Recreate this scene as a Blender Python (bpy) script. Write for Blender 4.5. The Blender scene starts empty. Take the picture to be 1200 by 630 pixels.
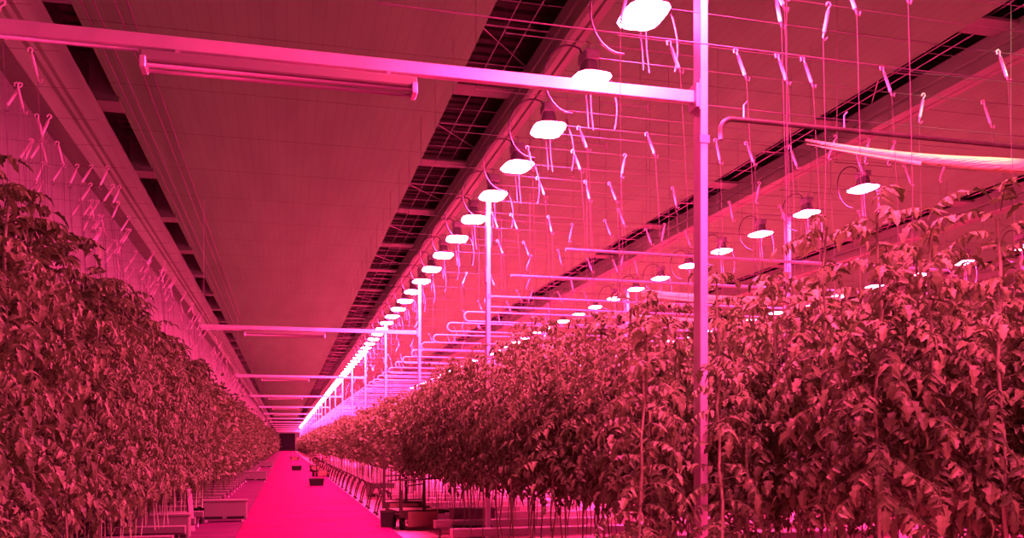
import bpy, math, random
from mathutils import Vector, Matrix
R = random.Random(11)
sc = bpy.context.scene
COL = sc.collection
PI = math.pi

# ------------------------------------------------------------------ camera frame (photo 1200x630)
F = 1050.0
A = math.atan(265.0 / F)          # the camera looks this far right of the path
CA, SA = math.cos(A), math.sin(A)
EYE = 1.6
HORIZON = 520.0
def at(px, py, d):                # point seen at px,py at depth d
    u = (px - 600) / F * d
    return Vector((u * CA + d * SA, d * CA - u * SA, EYE + (HORIZON - py) / F * d))
def at_h(px, py, h):              # point seen at px,py lying h above the eye
    return at(px, py, F * h / (HORIZON - py))
def proj(x, y, z):
    d = x * SA + y * CA
    u = x * CA - y * SA
    if d < 0.1: return (-9999, 0, d)
    return (600 + F * u / d, HORIZON - F * (z - EYE) / d, d)

# ------------------------------------------------------------------ materials
def mat(name, base, rough=0.5, metal=0.0, noise=None, bump=None, emit=None, estr=0.0, spec=0.5):
    m = bpy.data.materials.new(name); m.use_nodes = True
    nt = m.node_tree; b = nt.nodes['Principled BSDF']
    b.inputs['Base Color'].default_value = (*base, 1)
    b.inputs['Roughness'].default_value = rough
    b.inputs['Metallic'].default_value = metal
    b.inputs['Specular IOR Level'].default_value = spec
    if emit:
        b.inputs['Emission Color'].default_value = (*emit, 1)
        b.inputs['Emission Strength'].default_value = estr
    if noise:
        scale, other, stretch = noise
        tc = nt.nodes.new('ShaderNodeTexCoord'); mp = nt.nodes.new('ShaderNodeMapping')
        mp.inputs['Scale'].default_value = stretch
        n = nt.nodes.new('ShaderNodeTexNoise'); n.inputs['Scale'].default_value = scale
        n.inputs['Detail'].default_value = 6
        r = nt.nodes.new('ShaderNodeValToRGB')
        r.color_ramp.elements[0].position = .35; r.color_ramp.elements[1].position = .65
        r.color_ramp.elements[0].color = (*base, 1); r.color_ramp.elements[1].color = (*other, 1)
        nt.links.new(tc.outputs['Object'], mp.inputs['Vector']); nt.links.new(mp.outputs[0], n.inputs['Vector'])
        nt.links.new(n.outputs['Fac'], r.inputs[0]); nt.links.new(r.outputs[0], b.inputs['Base Color'])
    if bump:
        scale, strength, stretch = bump
        tc = nt.nodes.new('ShaderNodeTexCoord'); mp = nt.nodes.new('ShaderNodeMapping')
        mp.inputs['Scale'].default_value = stretch
        n = nt.nodes.new('ShaderNodeTexNoise'); n.inputs['Scale'].default_value = scale
        bp = nt.nodes.new('ShaderNodeBump'); bp.inputs['Strength'].default_value = strength
        bp.inputs['Distance'].default_value = .05
        nt.links.new(tc.outputs['Object'], mp.inputs['Vector']); nt.links.new(mp.outputs[0], n.inputs['Vector'])
        nt.links.new(n.outputs['Fac'], bp.inputs['Height']); nt.links.new(bp.outputs[0], b.inputs['Normal'])
    return m

LIGHT = (1.0, 0.032, 0.20)
M = {}
M['white'] = mat('white_paint', (.85, .88, .88), .38, .55, noise=(3, (.70, .74, .74), (1, 1, 1)))
M['steel'] = mat('galvanised_steel', (.55, .58, .58), .35, .3, noise=(8, (.42, .45, .46), (1, 1, 1)))
M['pipe'] = mat('white_pipe', (.8, .8, .8), .3)
M['dark_pipe'] = mat('shaded_pipe', (.07, .09, .06), .5, noise=(6, (.04, .05, .03), (1, 1, 1)))  # shade of the pipe's underside put into a dark base colour
M['dark'] = mat('dark_metal', (.035, .05, .02), .7, spec=.2)
M['black'] = mat('black_plastic', (.016, .03, .014), .7, spec=.15)
M['rust'] = mat('worn_deck', (.22, .20, .10), .8, noise=(5, (.15, .14, .07), (1, 1, 1)))
M['twine'] = mat('white_twine', (.16, .14, .16), .9)
M['wire'] = mat('thin_wire', (.14, .14, .14), .6)
M['grey'] = mat('dull_plastic', (.17, .20, .15), .7, spec=.1)
M['mat'] = mat('darkened_ground_cover', (.065, .03, .05), .9, noise=(1.4, (.12, .02, .09), (.6, 2, 1)), spec=.05)  # same ground cover, colour darkened to offset the strong lamp light on the left
M['cable'] = mat('lamp_cable', (.10, .10, .10), .5)
M['lens'] = mat('lamp_glow', (1, 1, 1), .4, emit=LIGHT, estr=1000)
M['lens_dim'] = mat('lamp_glow_weaker', (1, 1, 1), .4, emit=LIGHT, estr=520)
M['reflector'] = mat('lamp_reflector', (.35, .35, .35), .4, .3)
M['concrete'] = mat('painted_concrete', (.19, .002, .100), .8, noise=(.6, (.14, .001, .070), (.6, 3, 1)), bump=(3, .15, (1, 4, 1)), spec=.02)
M['ground'] = mat('ground_cover', (.50, .35, .32), .8, noise=(1.1, (.85, .35, .5), (.6, 1.6, 1)), bump=(5, .4, (1, 1, 1)))
M['wall'] = mat('white_wall_film', (.14, .25, .14), .6, noise=(.8, (.18, .30, .19), (1, 2.2, .25)), bump=(2.2, .9, (1, 3, .3)))
M['gutter'] = mat('gutter_steel', (.26, .52, .24), .5, noise=(1.2, (.19, .38, .18), (4, .25, 3)))
M['void'] = mat('dark_roof', (.09, .22, .07), .9)
M['louver'] = mat('roof_bar', (.10, .22, .08), .8)
M['plate'] = mat('bridge_plate', (.2, .36, .2), .7)
M['film'] = mat('rolled_film', (.85, .95, .45), .7, bump=(10, .5, (1, 1, 8)))
M['door'] = mat('dark_doorway', (.012, .015, .015), .9)
M['shade'] = mat('strip_light_housing', (.22, .30, .20), .5)
M['tube'] = mat('unlit_tube', (.35, .35, .35), .3)
M['stem'] = mat('plant_stem', (.24, .42, .16), .6, noise=(3, (.17, .3, .12), (1, 1, .3)))

# ceiling screen: fine lengthwise ribs and cross seams woven in the cloth
def ceiling_mat():
    m = mat('ceiling_screen', (.5, .8, .6), .75)
    nt = m.node_tree; b = nt.nodes['Principled BSDF']
    tc = nt.nodes.new('ShaderNodeTexCoord'); sp = nt.nodes.new('ShaderNodeSeparateXYZ')
    nt.links.new(tc.outputs['Object'], sp.inputs[0])
    def stripe(sock, period, width, lo, hi):
        a = nt.nodes.new('ShaderNodeMath'); a.operation = 'DIVIDE'; a.inputs[1].default_value = period
        f = nt.nodes.new('ShaderNodeMath'); f.operation = 'FRACT'
        c = nt.nodes.new('ShaderNodeMath'); c.operation = 'LESS_THAN'; c.inputs[1].default_value = width
        d = nt.nodes.new('ShaderNodeMapRange'); d.inputs['To Min'].default_value = hi; d.inputs['To Max'].default_value = lo
        nt.links.new(sock, a.inputs[0]); nt.links.new(a.outputs[0], f.inputs[0])
        nt.links.new(f.outputs[0], c.inputs[0]); nt.links.new(c.outputs[0], d.inputs['Value'])
        return d.outputs[0]
    s1 = stripe(sp.outputs['X'], .16, .12, .90, 1.0)
    s2 = stripe(sp.outputs['Y'], 2.1, .016, .62, 1.0)
    n = nt.nodes.new('ShaderNodeTexNoise'); n.inputs['Scale'].default_value = .7; n.inputs['Detail'].default_value = 5
    mp = nt.nodes.new('ShaderNodeMapping'); mp.inputs['Scale'].default_value = (2.5, .35, 1)
    nt.links.new(tc.outputs['Object'], mp.inputs['Vector']); nt.links.new(mp.outputs[0], n.inputs['Vector'])
    r = nt.nodes.new('ShaderNodeMapRange'); r.inputs['From Min'].default_value = .3; r.inputs['From Max'].default_value = .7
    r.inputs['To Min'].default_value = .88; r.inputs['To Max'].default_value = 1.05
    nt.links.new(n.outputs['Fac'], r.inputs['Value'])
    def mul(a, c):
        k = nt.nodes.new('ShaderNodeMath'); k.operation = 'MULTIPLY'
        nt.links.new(a, k.inputs[0]); nt.links.new(c, k.inputs[1]); return k.outputs[0]
    f = mul(mul(s1, s2), r.outputs[0])
    v = nt.nodes.new('ShaderNodeVectorMath'); v.operation = 'SCALE'; v.inputs[0].default_value = (.19, .68, .20)
    nt.links.new(f, v.inputs['Scale']); nt.links.new(v.outputs[0], b.inputs['Base Color'])
    return m
M['ceiling'] = ceiling_mat()

def leaf_mat(name, lo, hi):
    m = bpy.data.materials.new(name); m.use_nodes = True
    nt = m.node_tree; b = nt.nodes['Principled BSDF']; out = nt.nodes['Material Output']
    b.inputs['Roughness'].default_value = .55
    b.inputs['Specular IOR Level'].default_value = .35
    g = nt.nodes.new('ShaderNodeNewGeometry')
    mp = nt.nodes.new('ShaderNodeValToRGB')
    mp.color_ramp.elements[0].color = (*lo, 1); mp.color_ramp.elements[1].color = (*hi, 1)
    nt.links.new(g.outputs['Random Per Island'], mp.inputs[0])
    nt.links.new(mp.outputs[0], b.inputs['Base Color'])
    t = nt.nodes.new('ShaderNodeBsdfTranslucent'); mx = nt.nodes.new('ShaderNodeMixShader')
    mx.inputs[0].default_value = .22
    nt.links.new(mp.outputs[0], t.inputs['Color'])
    nt.links.new(b.outputs[0], mx.inputs[1]); nt.links.new(t.outputs[0], mx.inputs[2])
    nt.links.new(mx.outputs[0], out.inputs['Surface'])
    return m
M['leaf'] = leaf_mat('tomato_leaf', (.032, .115, .013), (.155, .31, .085))

# ------------------------------------------------------------------ mesh builder
class MB:
    def __init__(s): s.v = []; s.f = []; s.mi = []; s.smooth = []
    def add(s, vs, fs, mi=0, smooth=False):
        o = len(s.v); s.v += [tuple(p) for p in vs]
        for f in fs: s.f.append(tuple(i + o for i in f)); s.mi.append(mi); s.smooth.append(smooth)
    def box(s, lo, hi, mi=0, mtx=None, bev=0.0):
        x0, y0, z0 = lo; x1, y1, z1 = hi
        if bev > 0:
            b = min(bev, (x1-x0)/3, (y1-y0)/3, (z1-z0)/3)
            vs = []
            for z, q in ((z0, b), (z0+b, 0), (z1-b, 0), (z1, b)):
                vs += [(x0+q+ (b if not q else 0), y0+q, z), (x1-q-(b if not q else 0), y0+q, z), (x1-q, y0+q+(b if not q else 0), z), (x1-q, y1-q-(b if not q else 0), z),
                       (x1-q-(b if not q else 0), y1-q, z), (x0+q+(b if not q else 0), y1-q, z), (x0+q, y1-q-(b if not q else 0), z), (x0+q, y0+q+(b if not q else 0), z)]
            fs = [tuple(range(7, -1, -1)), tuple(range(24, 32))]
            for k in range(3):
                for i in range(8):
                    j = (i+1) % 8; fs.append((k*8+i, k*8+j, k*8+8+j, k*8+8+i))
        else:
            vs = [(x0,y0,z0),(x1,y0,z0),(x1,y1,z0),(x0,y1,z0),(x0,y0,z1),(x1,y0,z1),(x1,y1,z1),(x0,y1,z1)]
            fs = [(3,2,1,0),(4,5,6,7),(0,1,5,4),(1,2,6,5),(2,3,7,6),(3,0,4,7)]
        if mtx: vs = [mtx @ Vector(p) for p in vs]
        s.add(vs, fs, mi)
    def tube(s, pts, r, n=6, mi=0, taper=None, caps=True):
        pts = [Vector(p) for p in pts]; rings = []
        up = None
        for i, p in enumerate(pts):
            t = (pts[min(i+1, len(pts)-1)] - pts[max(i-1, 0)]).normalized()
            if up is None:
                up = Vector((0, 0, 1)) if abs(t.z) < .9 else Vector((1, 0, 0))
            a = t.cross(up).normalized(); b = a.cross(t).normalized(); up = b
            rr = r if taper is None else taper[i]
            rings.append([p + (a * math.cos(2*PI*k/n) + b * math.sin(2*PI*k/n)) * rr for k in range(n)])
        vs = [q for ring in rings for q in ring]; fs = []
        for i in range(len(pts)-1):
            for k in range(n):
                l = (k+1) % n; fs.append((i*n+k, i*n+l, (i+1)*n+l, (i+1)*n+k))
        if caps:
            fs.append(tuple(range(n))); fs.append(tuple(range(len(vs)-1, len(vs)-n-1, -1)))
        s.add(vs, fs, mi, n > 4)
    def rings(s, rings, mi=0, cap0=True, cap1=True, smooth=True):
        n = len(rings[0]); vs = [q for r in rings for q in r]; fs = []
        for i in range(len(rings)-1):
            for k in range(n):
                l = (k+1) % n; fs.append((i*n+k, i*n+l, (i+1)*n+l, (i+1)*n+k))
        if cap0: fs.append(tuple(range(n-1, -1, -1)))
        if cap1: fs.append(tuple(range(len(vs)-n, len(vs))))
        s.add(vs, fs, mi, smooth)
    def mesh(s, name, *mats):
        me = bpy.data.meshes.new(name); me.from_pydata(s.v, [], s.f)
        for m in mats: me.materials.append(m)
        me.polygons.foreach_set('material_index', s.mi)
        me.polygons.foreach_set('use_smooth', s.smooth)
        me.update(); return me
    def build(s, name, m, parent=None, loc=None):
        mats = m if isinstance(m, (list, tuple)) else [m]
        return link(name, s.mesh(name, *mats), parent, loc)

def link(name, data, parent=None, loc=None):
    o = bpy.data.objects.new(name, data); COL.objects.link(o)
    if parent: o.parent = parent
    if loc is not None: o.location = loc
    return o
def tag(o, label, cat, group=None, kind=None):
    o['label'] = label; o['category'] = cat
    if group: o['group'] = group
    if kind: o['kind'] = kind
    return o
def thing(name, label, cat, loc=(0, 0, 0), group=None, rz=0):
    o = link(name, None, None, loc); o.rotation_euler = (0, 0, rz)
    o.empty_display_size = .1
    return tag(o, label, cat, group)
def struct(o):
    o['kind'] = 'structure'; return o
def copy_tree(o, parent=None):
    c = o.copy(); COL.objects.link(c); c.parent = parent
    for ch in list(o.children): copy_tree(ch, c)
    return c

ORD = ['nearest', 'second', 'third', 'fourth', 'fifth', 'sixth', 'seventh', 'eighth', 'ninth', 'tenth', 'eleventh', 'twelfth',
       'thirteenth', 'fourteenth', 'fifteenth', 'sixteenth', 'seventeenth', 'eighteenth', 'nineteenth', 'twentieth']

# ------------------------------------------------------------------ the setting
YEND = 217.0
CEIL = EYE + 5.5
b = MB(); b.box((-3.6, -12, -.2), (.5, YEND + .4, 0)); struct(b.build('floor', M['mat']))
b = MB(); b.box((.5, -12, -.2), (62, YEND + .4, 0)); struct(b.build('floor', M['ground']))
b = MB(); b.box((-.82, -12, 0), (1.9, YEND, .035)); struct(b.build('path', M['concrete']))
b = MB(); b.box((-3.7, -12, 0), (-3.3, YEND + .4, 9.2)); struct(b.build('wall_left', M['wall']))
b = MB(); b.box((62, -12, 0), (62.3, YEND + .4, 9.2)); struct(b.build('wall_right', M['wall']))
b = MB()
b.box((-3.3, YEND, 0), (-1.7, YEND + .3, 9.2)); b.box((2.1, YEND, 0), (62, YEND + .3, 9.2)); b.box((-1.7, YEND, 4.1), (2.1, YEND + .3, 9.2))
struct(b.build('wall_back', M['wall']))
b = MB(); b.box((-1.7, YEND + .15, 0.036), (2.1, YEND + .28, 4.1)); d1 = struct(b.build('door_1', M['door']))
b = MB(); b.box((-3.3, -12, 9.0), (62, YEND, 9.2)); struct(b.build('roof', M['void']))

# screens and gutters
bays = [(-2.6, 2.54)]
x = 3.75
while x < 55:
    bays.append((x, x + 4.95)); x += 5.9
bays.append((x, min(62, x + 5)))
for (x0, x1) in bays:
    b = MB(); b.box((x0, -12, CEIL), (x1, YEND, CEIL + .03)); struct(b.build('ceiling', M['ceiling']))
gaps = [(-2.9, -2.6, -3.3, -2.9)] + [(bays[i][1], bays[i+1][0] - .3, bays[i+1][0] - .3, bays[i+1][0]) for i in range(len(bays)-1)]
for gi, (g0, g1, q0, q1) in enumerate(gaps):
    far = gi > 3
    b = MB()
    if gi == 0:
        b.box((q0, -12, EYE + 4.85), (q1, YEND, EYE + 5.42))
        b.box((q0, -12, EYE + 4.45), (q1 - .12, YEND, EYE + 4.75))
        b.box((q0, -12, EYE + 4.75), (q1 - .06, YEND, EYE + 4.85))
    else:
        # pressed steel channel with lengthwise folds
        h = EYE + 5.15
        prof = [(q0, CEIL + .1), (q0, CEIL - .1), (q0 + .03, CEIL - .12), (q0, CEIL - .15), (q0, h + .03), (q0 + .05, h), (q0 + .13, h), (q0 + .15, h + .03),
                (q0 + .17, h), (q1 - .04, h), (q1, h + .04), (q1, CEIL + .1)]
        b.rings([[(px_, yy, pz) for px_, pz in prof] for yy in (-12, YEND)], smooth=False)
    g = struct(b.build('roof_gutter', M['gutter']))
    # cross plates bridging the gap every half bay
    b = MB(); y = -9.0 + .02
    while y < YEND:
        b.box((g0, y, CEIL + .02), (g1, y + .42, CEIL + .06)); y += 3.75
    if gi: b.build('bridge_plate', M['plate'], g)
    if gi == 0:
        b = MB(); y = -7.2
        while y < 140:
            b.box((g0 - .1, y, CEIL - .06), (g1 + .04, y + .05, CEIL + .7)); b.box((g0 - .1, y, CEIL - .08), (g1 + .04, y + .5, CEIL - .05)); y += 3.75
        b.build('gutter_bracket', M['plate'], g)
        b = MB(); y = -9.0
        while y < 110:
            b.box((g0 - .25, y, CEIL + .75), (g1 + .5, y + .2, CEIL + .8)); y += .31
        b.build('roof_bar', M['louver'], g)
    else:
        b = MB(); y = -9.0
        yl = 90 if gi < 3 else 40
        for xx in ((g0 * .62 + g1 * .38), (g0 * .3 + g1 * .7)):
            b.tube([(xx, -12, CEIL + .12), (xx, yl, CEIL + .12)], .009, 4)
        while y < yl:
            b.tube([(g0 - .05, y + 1.9, CEIL + .08), (g1 + .05, y + 1.9, CEIL + .08)], .014, 4)
            b.tube([(g0, y + 2.0, CEIL + .1), (g1, y + 3.1, CEIL + .1)], .010, 4)
            b.tube([(g0 - .05, y + 3.1, CEIL + .08), (g1 + .05, y + 3.1, CEIL + .08)], .008, 4)
            b.tube([(g0 - .05, y + 1.2, CEIL + .08), (g1 + .05, y + 1.2, CEIL + .08)], .006, 4)
            y += 3.75
        b.build('tie_rod', M['steel'], g)
        b = MB(); y = -9.0
        yl = 110 if gi < 3 else 60
        while y < yl:
            b.box((g0 - .8, y, CEIL + .95), (g1 + .3, y + .17, CEIL + 1.0)); y += .31
        b.build('roof_bar', M['louver'], g)
# lengthwise cables that carry the screen along the left side
for xx, zz in ((-2.45, .05), (-2.3, .05), (-2.05, .04), (-1.9, .04)):
    b = MB(); b.tube([(xx, -8, CEIL - zz), (xx, YEND - 1, CEIL - zz)], .010, 5)
    tag(b.build('screen_cable', M['wire']), 'thin steel cable running lengthwise under the left edge of the ceiling screen', 'cable', 'screen cables')
# the thin wire that crosses the roof near the top of the picture
# ------------------------------------------------------------------ lamps
def lamp_parts(root, far=False, lm='lens'):
    def sq(w, z, p=4.0, n=20):
        out = []
        for k in range(n):
            a = 2*PI*k/n; c, s_ = math.cos(a), math.sin(a)
            r = w / ((abs(c)**p + abs(s_)**p) ** (1/p))
            out.append((c*r, s_*r*1.42, z))
        return out
    lens = MB(); lens.rings([sq(.192, -.008), sq(.188, -.018), sq(.17, -.032), sq(.12, -.046, 3), sq(.04, -.052, 2.4)][::-1], cap1=False)
    refl = MB(); refl.rings([sq(.195, -.008), sq(.202, -.010), sq(.204, .0), sq(.16, .03), sq(.09, .055), sq(.07, .18)], cap0=False)
    hous = MB(); hous.box((-.075, -.13, .18), (.075, .13, .28), bev=.012)
    for k in range(5): hous.box((-.08, -.11 + k*.05, .19), (.08, -.10 + k*.05, .29))
    lens.build('lamp_lens', M[lm], root)
    refl.build('reflector', M['reflector'], root)
    if far: return
    hous.build('ballast', M['steel'], root)
    hk = MB(); hk.tube([(0, 0, .28), (0, 0, .36), (.02, 0, .385), (.0, 0, .405), (-.02, 0, .39)], .007, 6); hk.build('hanging_hook', M['steel'], root)
LZ = EYE + 3.84
def cable_mesh(kind):
    b = MB()
    if kind == 0:
        pts = [(-.05, .05, .27)]
        for k in range(15):
            a = math.radians(70 + k * 14.5)
            pts.append((-.17 + .30*math.cos(a), .08, .02 + .36*math.sin(a)))
        b.tube(pts, .010, 6)
    else:
        pts = []
        for k in range(9):
            t = k/8; pts.append((.22 + .10*math.sin(t*PI*.75), -.02, .12 - .62*t))
        b.tube(pts, .008, 6)
        b.tube([(.02, .0, -.04), (.03, .0, -.3), (.055, 0, -.52)], .005, 5)
        b.tube([(-.03, .0, -.16), (-.01, .0, -.33), (.0, 0, -.5)], .005, 5)
    return b
first = thing('grow_lamp', '', 'lamp'); lamp_parts(first)
cable_mesh(0).build('cable_loop', M['cable'], first); cable_mesh(1).build('dangling_cord', M['twine'], first)
small = thing('grow_lamp', '', 'lamp'); lamp_parts(small, True)
first2 = thing('grow_lamp', '', 'lamp'); lamp_parts(first2, False, 'lens_dim')
cable_mesh(0).build('cable_loop', M['cable'], first2); cable_mesh(1).build('dangling_cord', M['twine'], first2)
small2 = thing('grow_lamp', '', 'lamp'); lamp_parts(small2, True, 'lens_dim')
lamps = []
def put_lamp(x, y, label, group, near):
    src = (first if near else small) if x < 4 else (first2 if near else small2)
    src_used = src.get('used', 0)
    if not src_used:
        o = src; src['used'] = 1
    else:
        o = copy_tree(src)
    o.location = (x, y, LZ); o.rotation_euler = (0, 0, math.radians(R.uniform(-4, 4) - 8))
    if near: o.rotation_euler = (0, 0, math.radians(R.uniform(-5, 5)))
    o['label'] = label
    if group: o['group'] = group
    lamps.append((x, y)); return o
n_in = 0
ys = [7.48 + 1.5*k for k in range(-5, 137)]
for y in ys:
    if y > YEND - 2: break
    p = proj(3.1, y, LZ)
    inview = p[0] > -50 and -20 < p[1] < 640 and p[0] < 1210
    if inview:
        lab = 'white-hot magenta grow lamp, %s from the viewer in the long row' % ORD[n_in] if n_in < 20 else 'tiny glowing lamp in the merging far end of the long lamp row'
        grp = 'grow lamps in the long row over the crop edge'
        n_in += 1
    else:
        lab = 'magenta grow lamp of the long row hanging above the viewer'; grp = 'grow lamps above the viewer'
    put_lamp(3.1, y, lab, grp, y < 40)
k2 = 0
for k in range(0, 34):
    y = 11.75 + 1.5*k
    lab = 'glowing dome lamp over the right crop, %s in the second row' % ORD[k] if k < 12 else 'small glowing lamp far along the second row'
    put_lamp(8.4, y, lab, 'grow lamps of the second row', k < 8).scale = (.86, .86, .86)
for k in range(0, 26):
    y = 14.5 + 1.5*k
    lab = 'small lamp glowing low among the plant tops, farther right row'
    put_lamp(13.9, y, lab, 'grow lamps of the third row', k < 3)
first.name = 'grow_lamp'
for q in (first, small, first2, small2): del q['used']

# rods the lamps hang on
for rx, lab_ in ((8.4, 'short support wire above a lamp of the second row'), (13.9, 'short support wire above a far right lamp')):
    for (lx, ly) in [q for q in lamps if q[0] == rx and q[1] < 45]:
        b = MB(); b.tube([(-.5, 0, 0), (.5, 0, 0)], .005, 5); o = b.build('support_wire', M['wire'], None, (lx, ly, LZ + (.405 if rx > 9 else .35)))
        for hx in (-.45, .45):
            b = MB(); b.tube([(hx, 0, 0), (hx, 0, CEIL - LZ - .35)], .003, 4); b.build('hanger', M['wire'], o)
        tag(o, lab_, 'wire', lab_.replace('short ', '').replace('a lamp', 'lamps'))
for i, y in enumerate(ys):
    if y > 120: break
    b = MB(); r = .0055 if y < 30 else .009
    zz = LZ + .40
    b.tube([(2.2, 0, 0), (4.42, 0, -.02)], r, 5)
    o = b.build('support_wire', M['steel'], None, (0, y, zz))
    b2 = MB(); b2.tube([(4.40, 0, .02), (4.40, 0, -.05), (4.43, 0, -.08)], .011, 5); b2.build('end_clip', M['steel'], o)
    for hx in (2.2, 4.3):
        b2 = MB(); b2.tube([(hx, 0, 0), (hx, 0, CEIL - zz)], .003, 4); b2.build('hanger', M['wire'], o)
    p = proj(3.1, y, zz)
    tag(o, 'thin support wire carrying the %s lamp of the long row' % ORD[i-5] if 5 <= i < 25 else ('short support wire among the distant bright wires of the lamp row' if i >= 25 else 'support wire above the viewer'),
        'wire', 'support wires of the long lamp row')

# ------------------------------------------------------------------ posts, cross beams, strip lights
def post(x, y, label, group):
    t = thing('support_post', label, 'post', (x, y, 0), group)
    b = MB(); b.box((-.031, -.0625, .02), (.031, .0625, EYE + 3.95), bev=.004); b.build('tube', M['white'], t)
    b = MB(); b.box((-.1, -.12, 0), (.1, .12, .02)); b.box((-.045, -.075, .02), (.045, .075, .09)); b.build('foot_plate', M['steel'], t)
    b = MB(); b.box((-.09, -.075, EYE + 3.9), (.09, .075, EYE + 3.96)); b.build('top_plate', M['steel'], t)
    if (x < 4):
        b = MB(); b.box((-.04, -.072, EYE + 2.3), (.04, -.062, EYE + 2.36)); b.box((-.045, -.075, EYE + 2.55), (-.03, .075, EYE + 2.78)); b.build('clamp', M['steel'], t)
    return t
PY = [6.34 + 7.5*k for k in range(28)]
for k, y in enumerate(PY):
    lab = ['tall white square post nearest the viewer, rising out of the right crop', 'slim white post, second along the long lamp row', 'slim white post, third along the lamp row, meeting a cross beam',
           'slim bright post, fourth along the lamp row', 'slim bright post, fifth along the lamp row, meeting the third cross beam'][k] if k < 5 else 'distant bright post in the row merging toward the path end'
    post(3.1, y, lab, 'posts of the long lamp row')
for k in range(1, 9):
    lab = 'white post standing in the crop behind the bright second-row lamps' if k == 1 else ('short-looking white post above the leaves left of the tall near post' if k == 2 else 'far white post rising from the right crop')
    post(8.4, PY[k], lab, 'posts of the second lamp row')
BZ = EYE + 2.66
for k in range(0, 28, 2):
    y = PY[k]; q = k // 2
    w = ['nearest', 'second', 'third', 'fourth', 'fifth'][q] if q < 5 else None
    t = thing('cross_beam', ('%s magenta-lit beam crossing over the path to a post' % w) if w else 'distant beam crossing high over the path end', 'beam', (0, y, BZ), 'beams crossing over the path')
    b = MB(); b.box((-1.88, -.03, -.045), (3.065, .03, .045), bev=.004); b.build('beam', M['white'], t)
    b = MB(); b.box((3.03, -.07, -.09), (3.069, .07, .09)); b.build('bracket', M['steel'], t)
    b = MB(); b.tube([(-1.8, 0, .04), (-1.8, 0, CEIL - BZ)], .006, 5); b.build('hanger_rod', M['steel'], t)
    if k < 12:
        b = MB(); b.tube([(-1.85, -.0, -.062), (-.95, 0, -.062), (-.93, 0, -.10)], .012, 6); b.build('conduit', M['steel'], t)
    if q < 6:
        t = thing('strip_light', ['long unlit twin-tube strip light under the nearest cross beam', 'unlit strip light under the second cross beam', 'unlit strip light under the third cross beam'][q] if q < 3 else 'tiny strip light under a far cross beam over the path',
                  'light', (0, y, BZ - .055), 'strip lights under the cross beams')
        b = MB(); b.box((-.93, -.05, -.085), (.90, .05, -.012), bev=.01); b.build('housing', M['shade'], t)
        for s in (-1, 1):
            b = MB(); b.tube([(-.89, s*.045, -.115), (.86, s*.045, -.115)], .014, 8); b.build('tube', M['tube'], t)
        for xx in (-.93, .86):
            b = MB(); b.box((xx, -.07, -.14), (xx + .04, .07, -.06), bev=.006); b.build('end_holder', M['white'], t)
        for xx in (-.7, .7):
            b = MB(); b.box((xx - .012, -.034, -.012), (xx + .012, .034, .012)); b.build('mounting_clip', M['steel'], t)

# ------------------------------------------------------------------ heating pipes above the right crop
def arc(cx, cz, r, a0, a1, n=7):
    return [(cx + r*math.cos(math.radians(a0 + (a1-a0)*k/n)), 0, cz + r*math.sin(math.radians(a0 + (a1-a0)*k/n))) for k in range(n+1)]
PZ = EYE + 2.55
b = MB(); b.tube([(3.30, 0, -.17)] + arc(3.40, -.10, .10, 180, 90) + [(9, 0, 0)], .020, 8)
o = b.build('heating_pipe', M['dark_pipe'], None, (0, 6.4, PZ)); tag(o, 'dark pipe with a downturned end crossing right of the tall near post', 'pipe')
b = MB()
for xx in (3.5, 4.4, 6.5, 8.8): b.tube([(xx, 0, .0), (xx, 0, .12), (xx + .03, 0, .15)], .006, 5)
b.build('pipe_clip', M['steel'], o)
i = 0; y = 11.3
while y < 130:
    b = MB(); x0 = 3.3 if y > 12 else 3.58
    if y < 14:
        b.tube([(x0, 0, 0), (9.5 if y < 14 else 7, 0, 0)], .021, 8)
    else:
        b.tube([(6 if y > 40 else 9, 0, 0)] + arc(x0 + .1, -.09, .09, 90, 270) + [(6 if y > 40 else 9, 0, -.18)], .018 if y < 60 else .026, 6)
    o = b.build('heating_pipe', M['pipe'], None, (0, y, PZ + R.uniform(-.02, .02)))
    for xx in (x0 + .3, x0 + 2.2):
        b = MB(); b.tube([(xx, 0, 0), (xx, 0, CEIL - PZ - .03)], .0025, 4); b.build('hanger', M['wire'], o)
    tag(o, ('white horizontal pipe over the crop, %s behind the tall near post' % ORD[i]) if i < 8 else 'white hairpin pipe stacked among the far pipes over the crop', 'pipe', 'white pipes over the right crop')
    i += 1; y += 1.85

# ------------------------------------------------------------------ rolled films (pale)
def roll(pa, pb, r0, r1, label, grp='pale rolled films over the right crop'):
    a = Vector(pa); c = Vector(pb); n = 14
    b = MB(); pts = []; tp = []
    for k in range(n+1):
        t = k/n; p = a.lerp(c, t); p.z -= .05*math.sin(PI*t)
        pts.append(p); tp.append(r0 + (r1-r0)*min(1, t*1.3))
    b.tube(pts, r0, 10, taper=tp)
    o = b.build('rolled_film', M['film']); tag(o, label, 'film roll', grp)
    b = MB(); b.tube([p + Vector((.0, -.02, -.045 - .02*k/n)) for k, p in enumerate(pts[:n//2+1])], r0*.6, 6, taper=[q*.45 for q in tp[:n//2+1]])
    b.build('loose_edge', M['film'], o)
    for k in (2, n-2):
        b = MB(); b.tube([pts[k], (pts[k].x, pts[k].y, CEIL)], .003, 4); b.build('hanger', M['wire'], o)
roll(at(944, 164, 8.9), at(1230, 196, 7.9), .012, .062, 'pale pointed roll of film hanging above the right crop')
roll(at(752, 343, 13.0), at(985, 352, 12.3), .05, .06, 'pale rolled film half hidden behind plant tops, upper one')
roll(at(730, 371, 14.0), at(962, 380, 13.2), .06, .07, 'pale rolled film behind plant tops, just under the other one')

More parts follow.
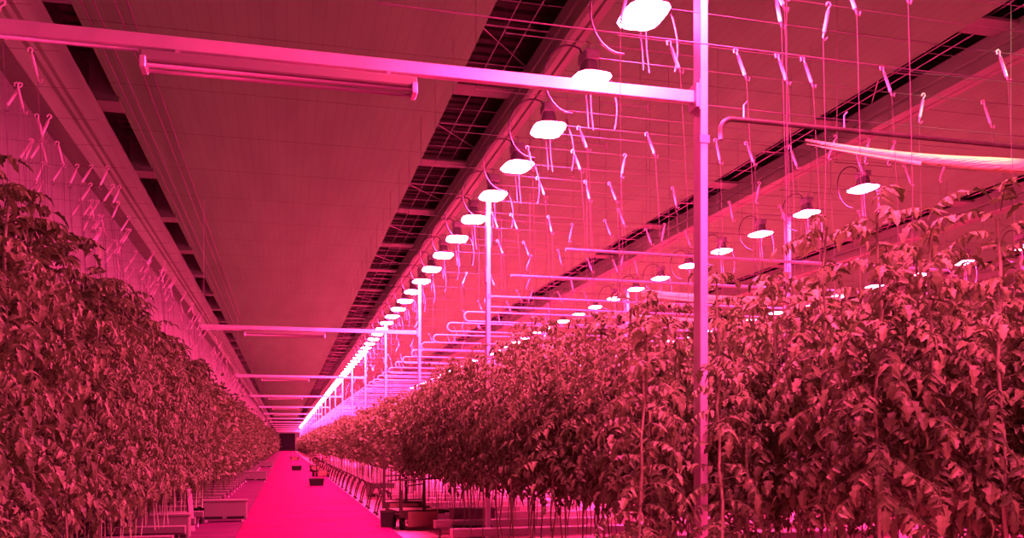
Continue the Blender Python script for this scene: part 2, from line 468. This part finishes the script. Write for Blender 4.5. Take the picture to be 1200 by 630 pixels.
# ------------------------------------------------------------------ string hooks
def hook_mesh(tilt, L=.26):
    c, s_ = math.cos(tilt), math.sin(tilt)
    def rot(p): return (p[0]*c - p[2]*s_, p[1], p[0]*s_ + p[2]*c)
    b = MB()
    pts = [(-.025, 0, -.02), (-.02, 0, .008), (0, 0, .012), (.012, 0, -.005), (.0, 0, -.03), (0, 0, -L), (.02, 0, -L - .015), (.035, 0, -L + .01)]
    b.tube([rot(p) for p in pts], .007, 5)
    b.tube([rot((0, 0, -.05)), rot((0, 0, -L + .04))], .013, 6)      # wound twine
    end = rot((0, 0, -L)); return b, end
hooks = {}
for tl in (-30, -22, -12, 12, 22):
    for ln in (1.9, 2.6):
        b, e = hook_mesh(math.radians(tl))
        me = b.mesh('string_hook', M['pipe'])
        b = MB(); sw = R.uniform(-.05, .12)
        b.tube([e, (e[0] + sw*.5 + .02, .0, e[2] - ln*.5), (e[0] + sw, .02, e[2] - ln)], .0022, 4)
        hooks[(tl, ln)] = (me, b.mesh('twine', M['twine']))
WIREZ = EYE + 3.3
wires = []
def put_hook(x, y, tl, ln, label, group, z=WIREZ):
    tl = min((-30, -22, -12, 12, 22), key=lambda q: abs(q - tl))
    me, tw = hooks[(tl, ln)]
    o = link('string_hook', me, None, (x, y, z)); link('twine', tw, o)
    tag(o, label, 'string hook', group); return o
listed = [  # top px, top py, lean of the photo's hooks
 (866,55,25),(911,64,25),(943,66,33),(972,5,-14),(1022,86,25),(788,45,22),(844,160,17),(873,168,30),(923,173,31),(885,217,-16),(858,235,8),(916,240,20),
 (763,152,35),(682,145,28),(689,210,6),(716,213,26),(781,225,13),(706,260,24),(754,270,27),(780,262,-16),(647,250,12),(655,292,16),(690,302,32),(718,305,22),
 (744,306,16),(730,297,-16),(992,184,21),(989,155,-19),(1016,165,-10),(1042,170,-24),(1105,190,-20),(1060,193,30),(1150,120,25),(1170,60,22),(620,170,14),(632,206,24),(600,250,18),
 (668,180,24),(672,262,-16),(735,180,-14),(725,245,24),(820,205,24),(1085,110,-16),(612,285,22),(585,280,22),(574,252,20),(622,300,-18),(805,270,22),(845,283,-14),(1000,250,24)]
names = {0: 'white string hook with wound twine, first right of the tall near post top', 1: 'slanting magenta hook hanging right of the first white hook', 2: 'thin slanting hook, third right of the tall near post',
         3: 'dangling magenta hook leaning left near the top edge', 4: 'brightest white string hook, in front of the dark right roof gap', 5: 'small white hook just left of the tall near post top',
         12: 'white string hook under the right half of the nearest cross beam', 13: 'white bent hook beside the looping lamp cords', 26: 'bright white hook just above the nearest second-row lamp'}
hy = []
for i, (px, py, tl) in enumerate(listed):
    p = at_h(px, py, 3.3); hy.append((p.y, p.x, i, tl))
hy.sort(); clusters = []
for y, x, i, tl in hy:
    if clusters and y - clusters[-1][0][0] < .32: clusters[-1].append((y, x, i, tl))
    else: clusters.append([(y, x, i, tl)])
wi = 0
def wire(x0, x1, y, z, label, grp, r=.0028):
    b = MB(); b.tube([(x0, 0, 0), ((x0+x1)/2, 0, -.02), (x1, 0, 0)], r, 4)
    tag(b.build('crop_wire', M['wire'], None, (0, y, z)), label, 'wire', grp)
for ci, cl in enumerate(clusters):
    y = sum(c[0] for c in cl)/len(cl)
    for _, x, i, tl in cl:
        lab = names.get(i) or ('small white hook hanging on a wire above the right crop' if listed[i][0] < 818 else 'hook with twine hanging on a wire right of the near post')
        put_hook(x, y, tl, 1.9, lab, 'string hooks over the right crop')
    wire(2.6, max(7.5, max(c[1] for c in cl) + 1), y, WIREZ + .004, 'thin steel wire stretched above the right crop with string hooks', 'crop wires over the right crop')
# strings whose hooks are just above the picture
for px, py, tl in ((905,-30,22),(930,-45,-12),(990,-25,22),(1050,-40,22),(908,-10,12),(735,-10,-12)):
    p = at_h(px, py, 3.3)
    put_hook(p.x, p.y, tl, 2.6, 'long twine dropping from above the top edge into the right crop', 'long twines from above')
wire(2.6, 7.5, at_h(950, -30, 3.3).y, WIREZ + .004, 'thin steel wire above the top edge', 'crop wires over the right crop')
# a wire crossing the whole bay high up (visible over the near ceiling)
wire(.6, 9, 6.1, EYE + 2.98, 'long thin wire crossing before the nearest lamps and the tall post', 'crop wires over the right crop', .005)
wire(1.2, 8, 7.05, EYE + 2.92, 'thin wire running just above the nearest cross beam', 'crop wires over the right crop', .004)
y = 17.0
while y < 62:
    if all(abs(y - c[0][0]) > .4 for c in clusters):
        for _ in range(4 if y < 40 else 2):
            put_hook(R.uniform(3.3, 6.5 if y < 30 else 4.8), y, R.choice((-22, 12, 22, 30)), 1.9, 'tiny hook among the distant wires above the right crop', 'distant string hooks over the right crop')
        wire(2.8, 7, y, WIREZ + .004, 'fine distant wire above the right crop', 'distant crop wires', .004)
    y += 1.6
# left side
y = 5.6; k = 0
while y < 60:
    for _ in range(5 if y < 25 else 3):
        put_hook(R.uniform(-2.95, -1.95), y + R.uniform(-.02, .02), R.choice((-30, -22, -30, 12)), 1.9,
                 'leaning string hook above the left crop before the wall film', 'string hooks over the left crop', EYE + 3.2)
    wire(-3.2, -1.8, y, EYE + 3.204, 'short wire above the left crop carrying string hooks', 'wires over the left crop', .0018)
    y += .8 if y < 20 else 1.6

# ------------------------------------------------------------------ plants
def leaflet(b, o, d, n_, L, W, droop):
    # o base, d direction, n_ normal
    d = d.normalized(); s = d.cross(n_).normalized(); n_ = s.cross(d).normalized()
    fold = .20*W; tw = _rl.uniform(-.5, .5)
    def P(t, w, h=0):
        a = tw*t; ss = s*math.cos(a) + n_*math.sin(a); nn = n_*math.cos(a) - s*math.sin(a)
        return o + d*(L*(t - .18*droop*t*t)) + ss*(W*w) - n_*(droop*L*t*t) + nn*h
    j = [_rl.uniform(.8, 1.2) for _ in range(8)]
    v = [P(0, 0), P(.16, .40*j[0], fold), P(.34, .27, fold*.6), P(.48, .50*j[1], fold), P(.66, .26, fold*.5), P(.78, .30*j[2], fold*.4), P(1.02, 0),
         P(.78, -.30*j[3], fold*.4), P(.66, -.26, fold*.5), P(.48, -.50*j[4], fold), P(.34, -.27, fold*.6), P(.16, -.40*j[5], fold), P(.30, 0), P(.62, 0)]
    f = [(0, 12, 2, 1), (12, 13, 3, 2), (13, 4, 3), (13, 6, 5, 4), (13, 8, 7, 6), (13, 9, 8), (12, 10, 9, 13), (0, 11, 10, 12)]
    b.add(v, f, 0, False)
_rl = random.Random(3)
def compound(b, base, az, elev, L, rnd, leafscale=1.0):
    h = Vector((math.cos(az), math.sin(az), 0)); pts = []
    p = Vector(base); e = elev; seg = 8
    for k in range(seg+1):
        pts.append(p.copy()); d = h*math.cos(e) + Vector((0, 0, math.sin(e)))
        p = p + d*(L/seg); e -= rnd.uniform(.12, .27)
    b.tube(pts, .003, 3, taper=[.0045*(1 - .7*k/seg) for k in range(seg+1)], caps=False)
    side = Vector((-h.y, h.x, 0))
    for k in range(2, seg+1):
        o = pts[k]; t = (pts[k] - pts[k-1]).normalized(); n_ = side.cross(t) * -1
        if n_.z < 0: n_ = -n_
        sz = (.092 if k % 2 == 0 else .06) * leafscale * rnd.uniform(.75, 1.2)
        if k == seg:
            leaflet(b, o, t, n_, sz*1.25, sz*.75, rnd.uniform(.1, .6))
        else:
            for s in (-1, 1):
                dd = (side*s + t*rnd.uniform(.1, .6) + Vector((0, 0, rnd.uniform(-.8, .1))))
                nn = n_ + Vector((rnd.uniform(-.4, .4), rnd.uniform(-.4, .4), 0))
                leaflet(b, o, dd, nn, sz, sz*rnd.uniform(.42, .62), rnd.uniform(.1, .7))
def stem_pts(rnd, top, z0=.25):
    n = 9; x = y = 0; out = []
    for k in range(n+1):
        out.append(Vector((x, y, z0 + (top-z0)*k/n))); x += rnd.uniform(-.035, .035); y += rnd.uniform(-.035, .035)
    return out
variants = []
for v in range(17):
    rnd = random.Random(100 + v); top = [3.15, 3.05, 3.2, 3.1, 2.85, 3.0, 2.95, 2.80, 3.1, 2.9, 3.0, 2.9, 3.05, 2.85, 3.1, 2.95, 2.4][v]
    z0 = .88 if v < 4 else 1.10
    sp = stem_pts(rnd, top - .1)
    sb = MB(); sb.tube(sp, .01, 6, taper=([.007, .009, .012] + [.013 - .0007*k for k in range(7)]))
    fb = MB(); n = 84 if v < 4 else (76 if v < 10 else (86 if v < 16 else 26))
    for k in range(n):
        t = k/(n-1); z = z0 + (top - .05 - z0)*t**(1.0 if v < 4 else 1.12)
        if 4 <= v < 10: z = z0 + (2.30 - z0)*t/.86 if t < .86 else 2.30 + (top - .06 - 2.30)*(t - .86)/.14
        kk = min(8, max(0, int((z-.25)/((top-.1-.25)/9)))); base = Vector((sp[kk].x, sp[kk].y, z))
        up = rnd.uniform(.0, .7) if t < .85 else rnd.uniform(.4, 1.2)
        compound(fb, base, k*2.4 + rnd.uniform(-.5, .5), up, rnd.uniform(.28, .46)*(1 if t < .85 else .7), rnd)
    variants.append((sb.mesh('stem', M['stem']), fb.mesh('foliage', M['leaf']), top))

spots = []
# left crop
y = 4.6
while y < YEND - 3:
    for x in (-1.78, -2.10, -2.42, -2.72):
        if y > 40 and x < -2.5: continue
        spots.append((x + R.uniform(-.08, .06), y + R.uniform(-.12, .12), .1 + R.uniform(-.05, .08)))
    y += .62
# right crop: rows run away from the path, two plant lines to a row
y = 4.55; row = 0
while y < YEND - 3:
    lim = min(y*.98 + .4, 9.0) if y < 14 else (5.4 if y < 24 else (4.2 if y < 50 else 3.5))
    x = 2.75 if y > 9 else 3.05
    if y < 5.0: x = 3.38
    elif y < 5.6: x = 3.2
    while x < lim:
        dz = R.uniform(-.12, .05) + (.14 if y < 5 else 0)
        if abs(x - 3.1) > .12 or min(abs(y - q) for q in PY) > .12:
            spots.append((x + R.uniform(-.08, .08), y + R.uniform(-.1, .1), dz))
        x += .40 if y < 14 else .44
    y += .62 if row % 2 == 0 else .98
    row += 1
spots = [q for q in spots if not (5.0 < q[1] < 6.4 and 2.6 < q[0] < 3.42)]   # the row stops short of the tall post
spots += [(2.98, 5.80, -.3), (2.50, 6.0, -.3), (2.78, 6.55, -.2), (3.34, 6.0, -.3)]
cand = []
for (x, y, dz) in spots:
    p = proj(x, y, 2.0); inside = -60 < p[0] < 1290
    if not inside: continue
    cand.append((p[2], x, y, dz))
cand.sort()
NEAR = 298
for i, (d, x, y, dz) in enumerate(cand[:NEAR]):
    left = x < 0
    st, fo, top = variants[R.randrange(4) if left else ((4 if y < 12 else 10) + R.randrange(6))]
    if dz < -.25: st, fo, top = variants[16]
    o = link('tomato_plant', None, None, (x, y, max(dz, -.2))); o.rotation_euler = (0, 0, R.uniform(0, 2*PI)); o.empty_display_size = .1
    link('stem', st, o); link('foliage', fo, o)
    if left:
        lab = ('leafy plant at the near end of the left crop' if y < 9 else 'leafy plant packed in the dense wall of crop left of the path'); grp = 'plants of the left crop'
    elif d < 6.4: lab = 'large-leaved plant in the near right corner before the tall post'; grp = 'nearest plants of the right crop'
    elif x < 3.6: lab = 'leafy plant at the path-side edge of the right crop'; grp = 'path-side plants of the right crop'
    else: lab = 'leafy plant inside the right crop behind its front plants'; grp = 'inner plants of the right crop'
    tag(o, lab, 'plant', grp)
# the rest of the crop, too far to count
fb = MB()
rr = random.Random(5)
def far_leaf(b, o, L):
    d = Vector((rr.uniform(-1, 1), rr.uniform(-1, 1), rr.uniform(-1, .3))).normalized()
    n_ = Vector((rr.uniform(-1, 1), rr.uniform(-1, 1), rr.uniform(.1, 1))).normalized()
    s = d.cross(n_).normalized()*L*.33; m = o + d*L*.5 - n_*L*.1
    b.add([o, m + s, o + d*L, m - s], [(0, 1, 2, 3)])
for (d, x, y, dz) in cand[NEAR:]:
    n = 220 if d < 60 else (120 if d < 110 else 60); L = .13 if d < 60 else (.20 if d < 110 else .32)
    top = rr.uniform(2.85, 3.2) + dz - (.2 if x > 0 else 0)
    for _ in range(n):
        z0 = .75 if x < 0 else .95; z = z0 + (top - z0)*rr.random()
        r = abs(rr.gauss(0, .22)); a = rr.uniform(0, 2*PI)
        far_leaf(fb, Vector((max(-3.0, x + r*math.cos(a)), y + r*math.sin(a), z)), L*rr.uniform(.7, 1.3))
    fb.tube([(x, y, .1), (x, y, 1.2)], .012, 3, caps=False)
o = fb.build('distant_tomato_crop', M['leaf']); tag(o, 'dense distant crop foliage lining both sides of the path', 'crop', None, 'stuff')

# ------------------------------------------------------------------ along the path: growing gutters, end boxes, hoops, trolleys
y = 5.5; k = 0
while y < 70:
    for side in (-1, 1):
        x0, x1 = (2.45, 9.0 if y < 14 else 6.0) if side > 0 else (-3.25, -1.55)
        t = thing('growing_gutter', ('low growing channel under the right crop' if side > 0 else 'low growing channel under the left crop'), 'gutter', (0, y, 0), 'growing channels of the %s crop' % ('right' if side > 0 else 'left'))
        b = MB(); b.rings([[(xx, -.13, .30), (xx, -.11, .20), (xx, -.04, .17), (xx, .04, .17), (xx, .11, .20), (xx, .13, .30)] for xx in (x0, x1)], smooth=False); b.build('channel', M['pipe'] if side > 0 else M['grey'], t)
        xx = x0 + .1
        while xx < x1:
            b = MB(); b.tube([(xx, 0, 0), (xx, 0, .17)], .015, 6); b.build('leg', M['steel'], t); xx += 1.5
    y += 1.6; k += 1
def end_box(x, y, w, label):
    t = thing('row_end_box', label, 'box', (x, y, 0), 'white boxes at the row ends')
    b = MB(); b.box((-w/2, 0, .05), (w/2, .35, .42), bev=.01); b.build('body', M['grey'], t)
    b = MB(); b.box((-w/2 - .02, -.02, .42), (w/2 + .02, .37, .45)); b.build('lid', M['grey'], t)
    for s in (-1, 1):
        b = MB(); b.box((s*w*.25 - w*.2, -.012, .07), (s*w*.25 + w*.2, -.001, .115)); b.build('slot', M['black'], t)
    b = MB()
    for sx in (-1, 1): b.box((sx*w*.42 - .03, .02, 0), (sx*w*.42 + .03, .33, .05))
    b.build('skid', M['white'], t)
end_box(-1.22, 19.3, .86, 'low white box with two dark slots beside the left path edge')
end_box(-1.95, 15.6, .8, 'low white box with dark slots under the near left crop')
end_box(-1.25, 39.5, .9, 'small white slotted box farther along the left path edge')
end_box(-1.3, 62, .9, 'tiny white box far along the left path edge')
end_box(3.25, 15.6, .75, 'white slotted box on the ground under the right crop')
end_box(2.7, 26.4, .8, 'white box half seen below the right crop foliage')
for (px, py, lab) in ((226, 622, 'slanting white board standing beside the left crop'), (262, 572, 'short white board farther along the left crop')):
    d = F*EYE/(py - HORIZON); p = at(px, py, d)
    b = MB(); m = Matrix.Translation((p.x, p.y, 0)) @ Matrix.Rotation(math.radians(-5), 4, 'Y')
    b.box((-.04, -.012, 0), (.04, .012, .78), mtx=m, bev=.003); o = b.build('marker_board', M['white']); tag(o, lab, 'board', 'white boards')
    b = MB(); b.box((-.065, -.012, 0.01), (-.041, .012, .8), mtx=m); b.build('dark_edge', M['dark'], o)
p = at(232, 612, 18.0)
for k in (0, 1):
    b = MB(); b.tube([(p.x + .12*k - .04, p.y, 0), (p.x + .12*k - .04, p.y, .32)], .045, 10); o = b.build('drip_bottle', M['black']); tag(o, 'dark upright canister behind the slanting white board', 'canister', 'dark canisters')
    b = MB(); b.tube([(p.x + .12*k - .04, p.y, .32), (p.x + .12*k - .03, p.y, .9)], .014, 6); b.build('neck', M['stem'], o)

# pipe rail hoops at the right path edge
y = 20.2; k = 0
while y < 75:
    for dy in (0, .55):
        b = MB(); b.tube([(1.98, 0, .05), (2.02, 0, .25), (2.08, 0, .42), (2.13, 0, .52), (2.2, 0, .55), (2.27, 0, .50), (2.30, 0, .36)], .021, 7)
        o = b.build('pipe_hoop', M['dark'], None, (0, y + dy, 0))  # dark base colour stands in for the hoops' backlit shade
        b2 = MB(); b2.tube([(1.98, 0, 0), (1.98, 0, .05)], .04, 7); b2.build('foot', M['dark'], o)
        tag(o, ('bent dark pipe end nearest the viewer, beside the trolley' if k == 0 and dy == 0 else 'bent dark pipe end in the row along the right path edge'), 'pipe', 'bent pipe ends along the path')
    y += 2.1 if k < 14 else 3.2; k += 1

def trolley(x, y, label, s=1.0, rz=0, mast=1.45):
    t = thing('pipe_rail_trolley', label, 'trolley', (x, y, 0), None, rz)
    b = MB(); b.box((-.42*s, -.02, .30), (.42*s, .9, .36), bev=.01); b.build('deck', M['rust'], t)
    b = MB(); b.box((-.30*s, -.10, .07), (.30*s, -.07, .35), bev=.008); b.build('front_board', M['rust'], t)
    b = MB(); b.box((-.46*s, -.06, .24), (.46*s, -.02, .38)); b.box((-.46*s, .9, .24), (.46*s, .94, .38)); b.box((-.46*s, -.02, .24), (-.42*s, .9, .30)); b.box((.42*s, -.02, .24), (.46*s, .9, .30)); b.build('frame', M['dark'], t)
    for sx in (-1, 1):
        for yy in (.1, .75):
            b = MB(); b.tube([(sx*.36*s - .03, yy, .12), (sx*.36*s + .03, yy, .12)], .12, 14); w = b.build('wheel', M['black'], t)
            b = MB(); b.tube([(sx*.36*s, yy, .12), (sx*.36*s, yy, .26)], .018, 6); b.build('fork', M['dark'], w)
    b = MB(); b.box((-.45*s, -.05, .36), (-.39*s, .01, mast)); b.build('mast', M['dark'], t)
    b = MB(); b.box((.02*s, -.05, .36), (.07*s, .0, .92)); b.build('post', M['dark'], t)
    b = MB(); b.tube([(-.42*s, -.02, .93), (.42*s, -.02, .96)], .018, 6); b.tube([(-.35*s, 0, .82), (.05*s, -.02, .86)], .015, 6); b.build('handle', M['dark'], t)
    return t
trolley(2.43, 19.0, 'dark trolley with a tall mast where the right crop meets the path', 1.0, math.radians(-6), 1.5)
trolley(2.45, 16.6, 'low red-brown trolley at the bottom edge before the mast trolley', .95, math.radians(8), .75)
def crate(x, y, w, h, label, top=True, z=0):
    t = thing('plastic_crate', label, 'crate', (x, y, z), 'dark crates and bins')
    b = MB(); q = w/2
    b.rings([[(-q*.88, -q*.7, .0), (q*.88, -q*.7, 0), (q*.88, q*.7, 0), (-q*.88, q*.7, 0)], [(-q, -q*.8, h), (q, -q*.8, h), (q, q*.8, h), (-q, q*.8, h)]], cap1=False, smooth=False)
    b.rings([[(-q*.95, -q*.75, h), (q*.95, -q*.75, h), (q*.95, q*.75, h), (-q*.95, q*.75, h)], [(-q*.85, -q*.66, .03), (q*.85, -q*.66, .03), (q*.85, q*.66, .03), (-q*.85, q*.66, .03)]], cap0=False, smooth=False)
    b.build('body', M['black'], t)
    b = MB()
    for a_, c_ in (((-q*1.05, -q*.85), (q*1.05, -q*.75)), ((-q*1.05, q*.75), (q*1.05, q*.85)), ((-q*1.05, -q*.75), (-q*.95, q*.75)), ((q*.95, -q*.75), (q*1.05, q*.75))):
        b.box((a_[0], a_[1], h - .02), (c_[0], c_[1], h + .012))
    b.build('rim', M['dark'], t)
crate(1.86, 17.0, .26, .30, 'dark bin beside the trolley at the right path edge', z=.036)
crate(2.98, 17.3, .30, .30, 'dark bin standing right of the mast trolley')
crate(3.05, 15.0, .62, .22, 'dark crate cut by the bottom edge right of the trolleys')
crate(1.12, 34.6, .56, .26, 'dark crate standing on the path, larger of the two', z=.036)
crate(.62, 55.0, .6, .26, 'small dark crate farther up the path', z=.036)
trolley(1.62, 52, 'far cluttered trolley at the right side of the path', .7, 0, .9)
trolley(1.7, 44, 'distant trolley just behind the row of bent pipes', .7, .2, .8)
trolley(.8, 88, 'very distant trolley on the path before the dark doorway', .9, 0, 1.2)

# ------------------------------------------------------------------ light
w = bpy.data.worlds.new('red_fill'); sc.world = w; w.use_nodes = True  # reddish ambient fill added to lift the shadows, not a sky
w.node_tree.nodes['Background'].inputs[0].default_value = (1.0, .10, .16, 1)
w.node_tree.nodes['Background'].inputs[1].default_value = .25
def spot(loc, target, e, size, color):
    l = bpy.data.lights.new('film_fill_spot', 'SPOT'); l.energy = e; l.spot_size = math.radians(size); l.spot_blend = .5; l.color = color; l.shadow_soft_size = .05
    o = bpy.data.objects.new('film_fill_spot', l); COL.objects.link(o); o.location = loc
    o.rotation_euler = (Vector(target) - Vector(loc)).to_track_quat('-Z', 'Y').to_euler()

spot((6.6, 5.2, 6.6), at(1090, 180, 8.4), 420, 30, (.9, 1, .55))  # added unseen fill light that brightens the pale film roll
# ------------------------------------------------------------------ camera
cam = bpy.data.cameras.new('camera'); co = bpy.data.objects.new('camera', cam); COL.objects.link(co)
co.location = (0, 0, EYE); co.rotation_euler = (PI/2, 0, -A)
cam.sensor_width = 36; cam.lens = F/1200*36; cam.shift_y = (HORIZON - 315)/1200
cam.clip_end = 600; cam.clip_start = .05
sc.camera = co
sc.view_settings.view_transform = 'Standard'; sc.view_settings.look = 'None'
sc.view_settings.gamma = 1; sc.view_settings.exposure = 0; sc.view_settings.use_curve_mapping = False
sc.cycles.use_denoising = True
sc.cycles.max_bounces = 8; sc.cycles.diffuse_bounces = 4; sc.cycles.transparent_max_bounces = 8
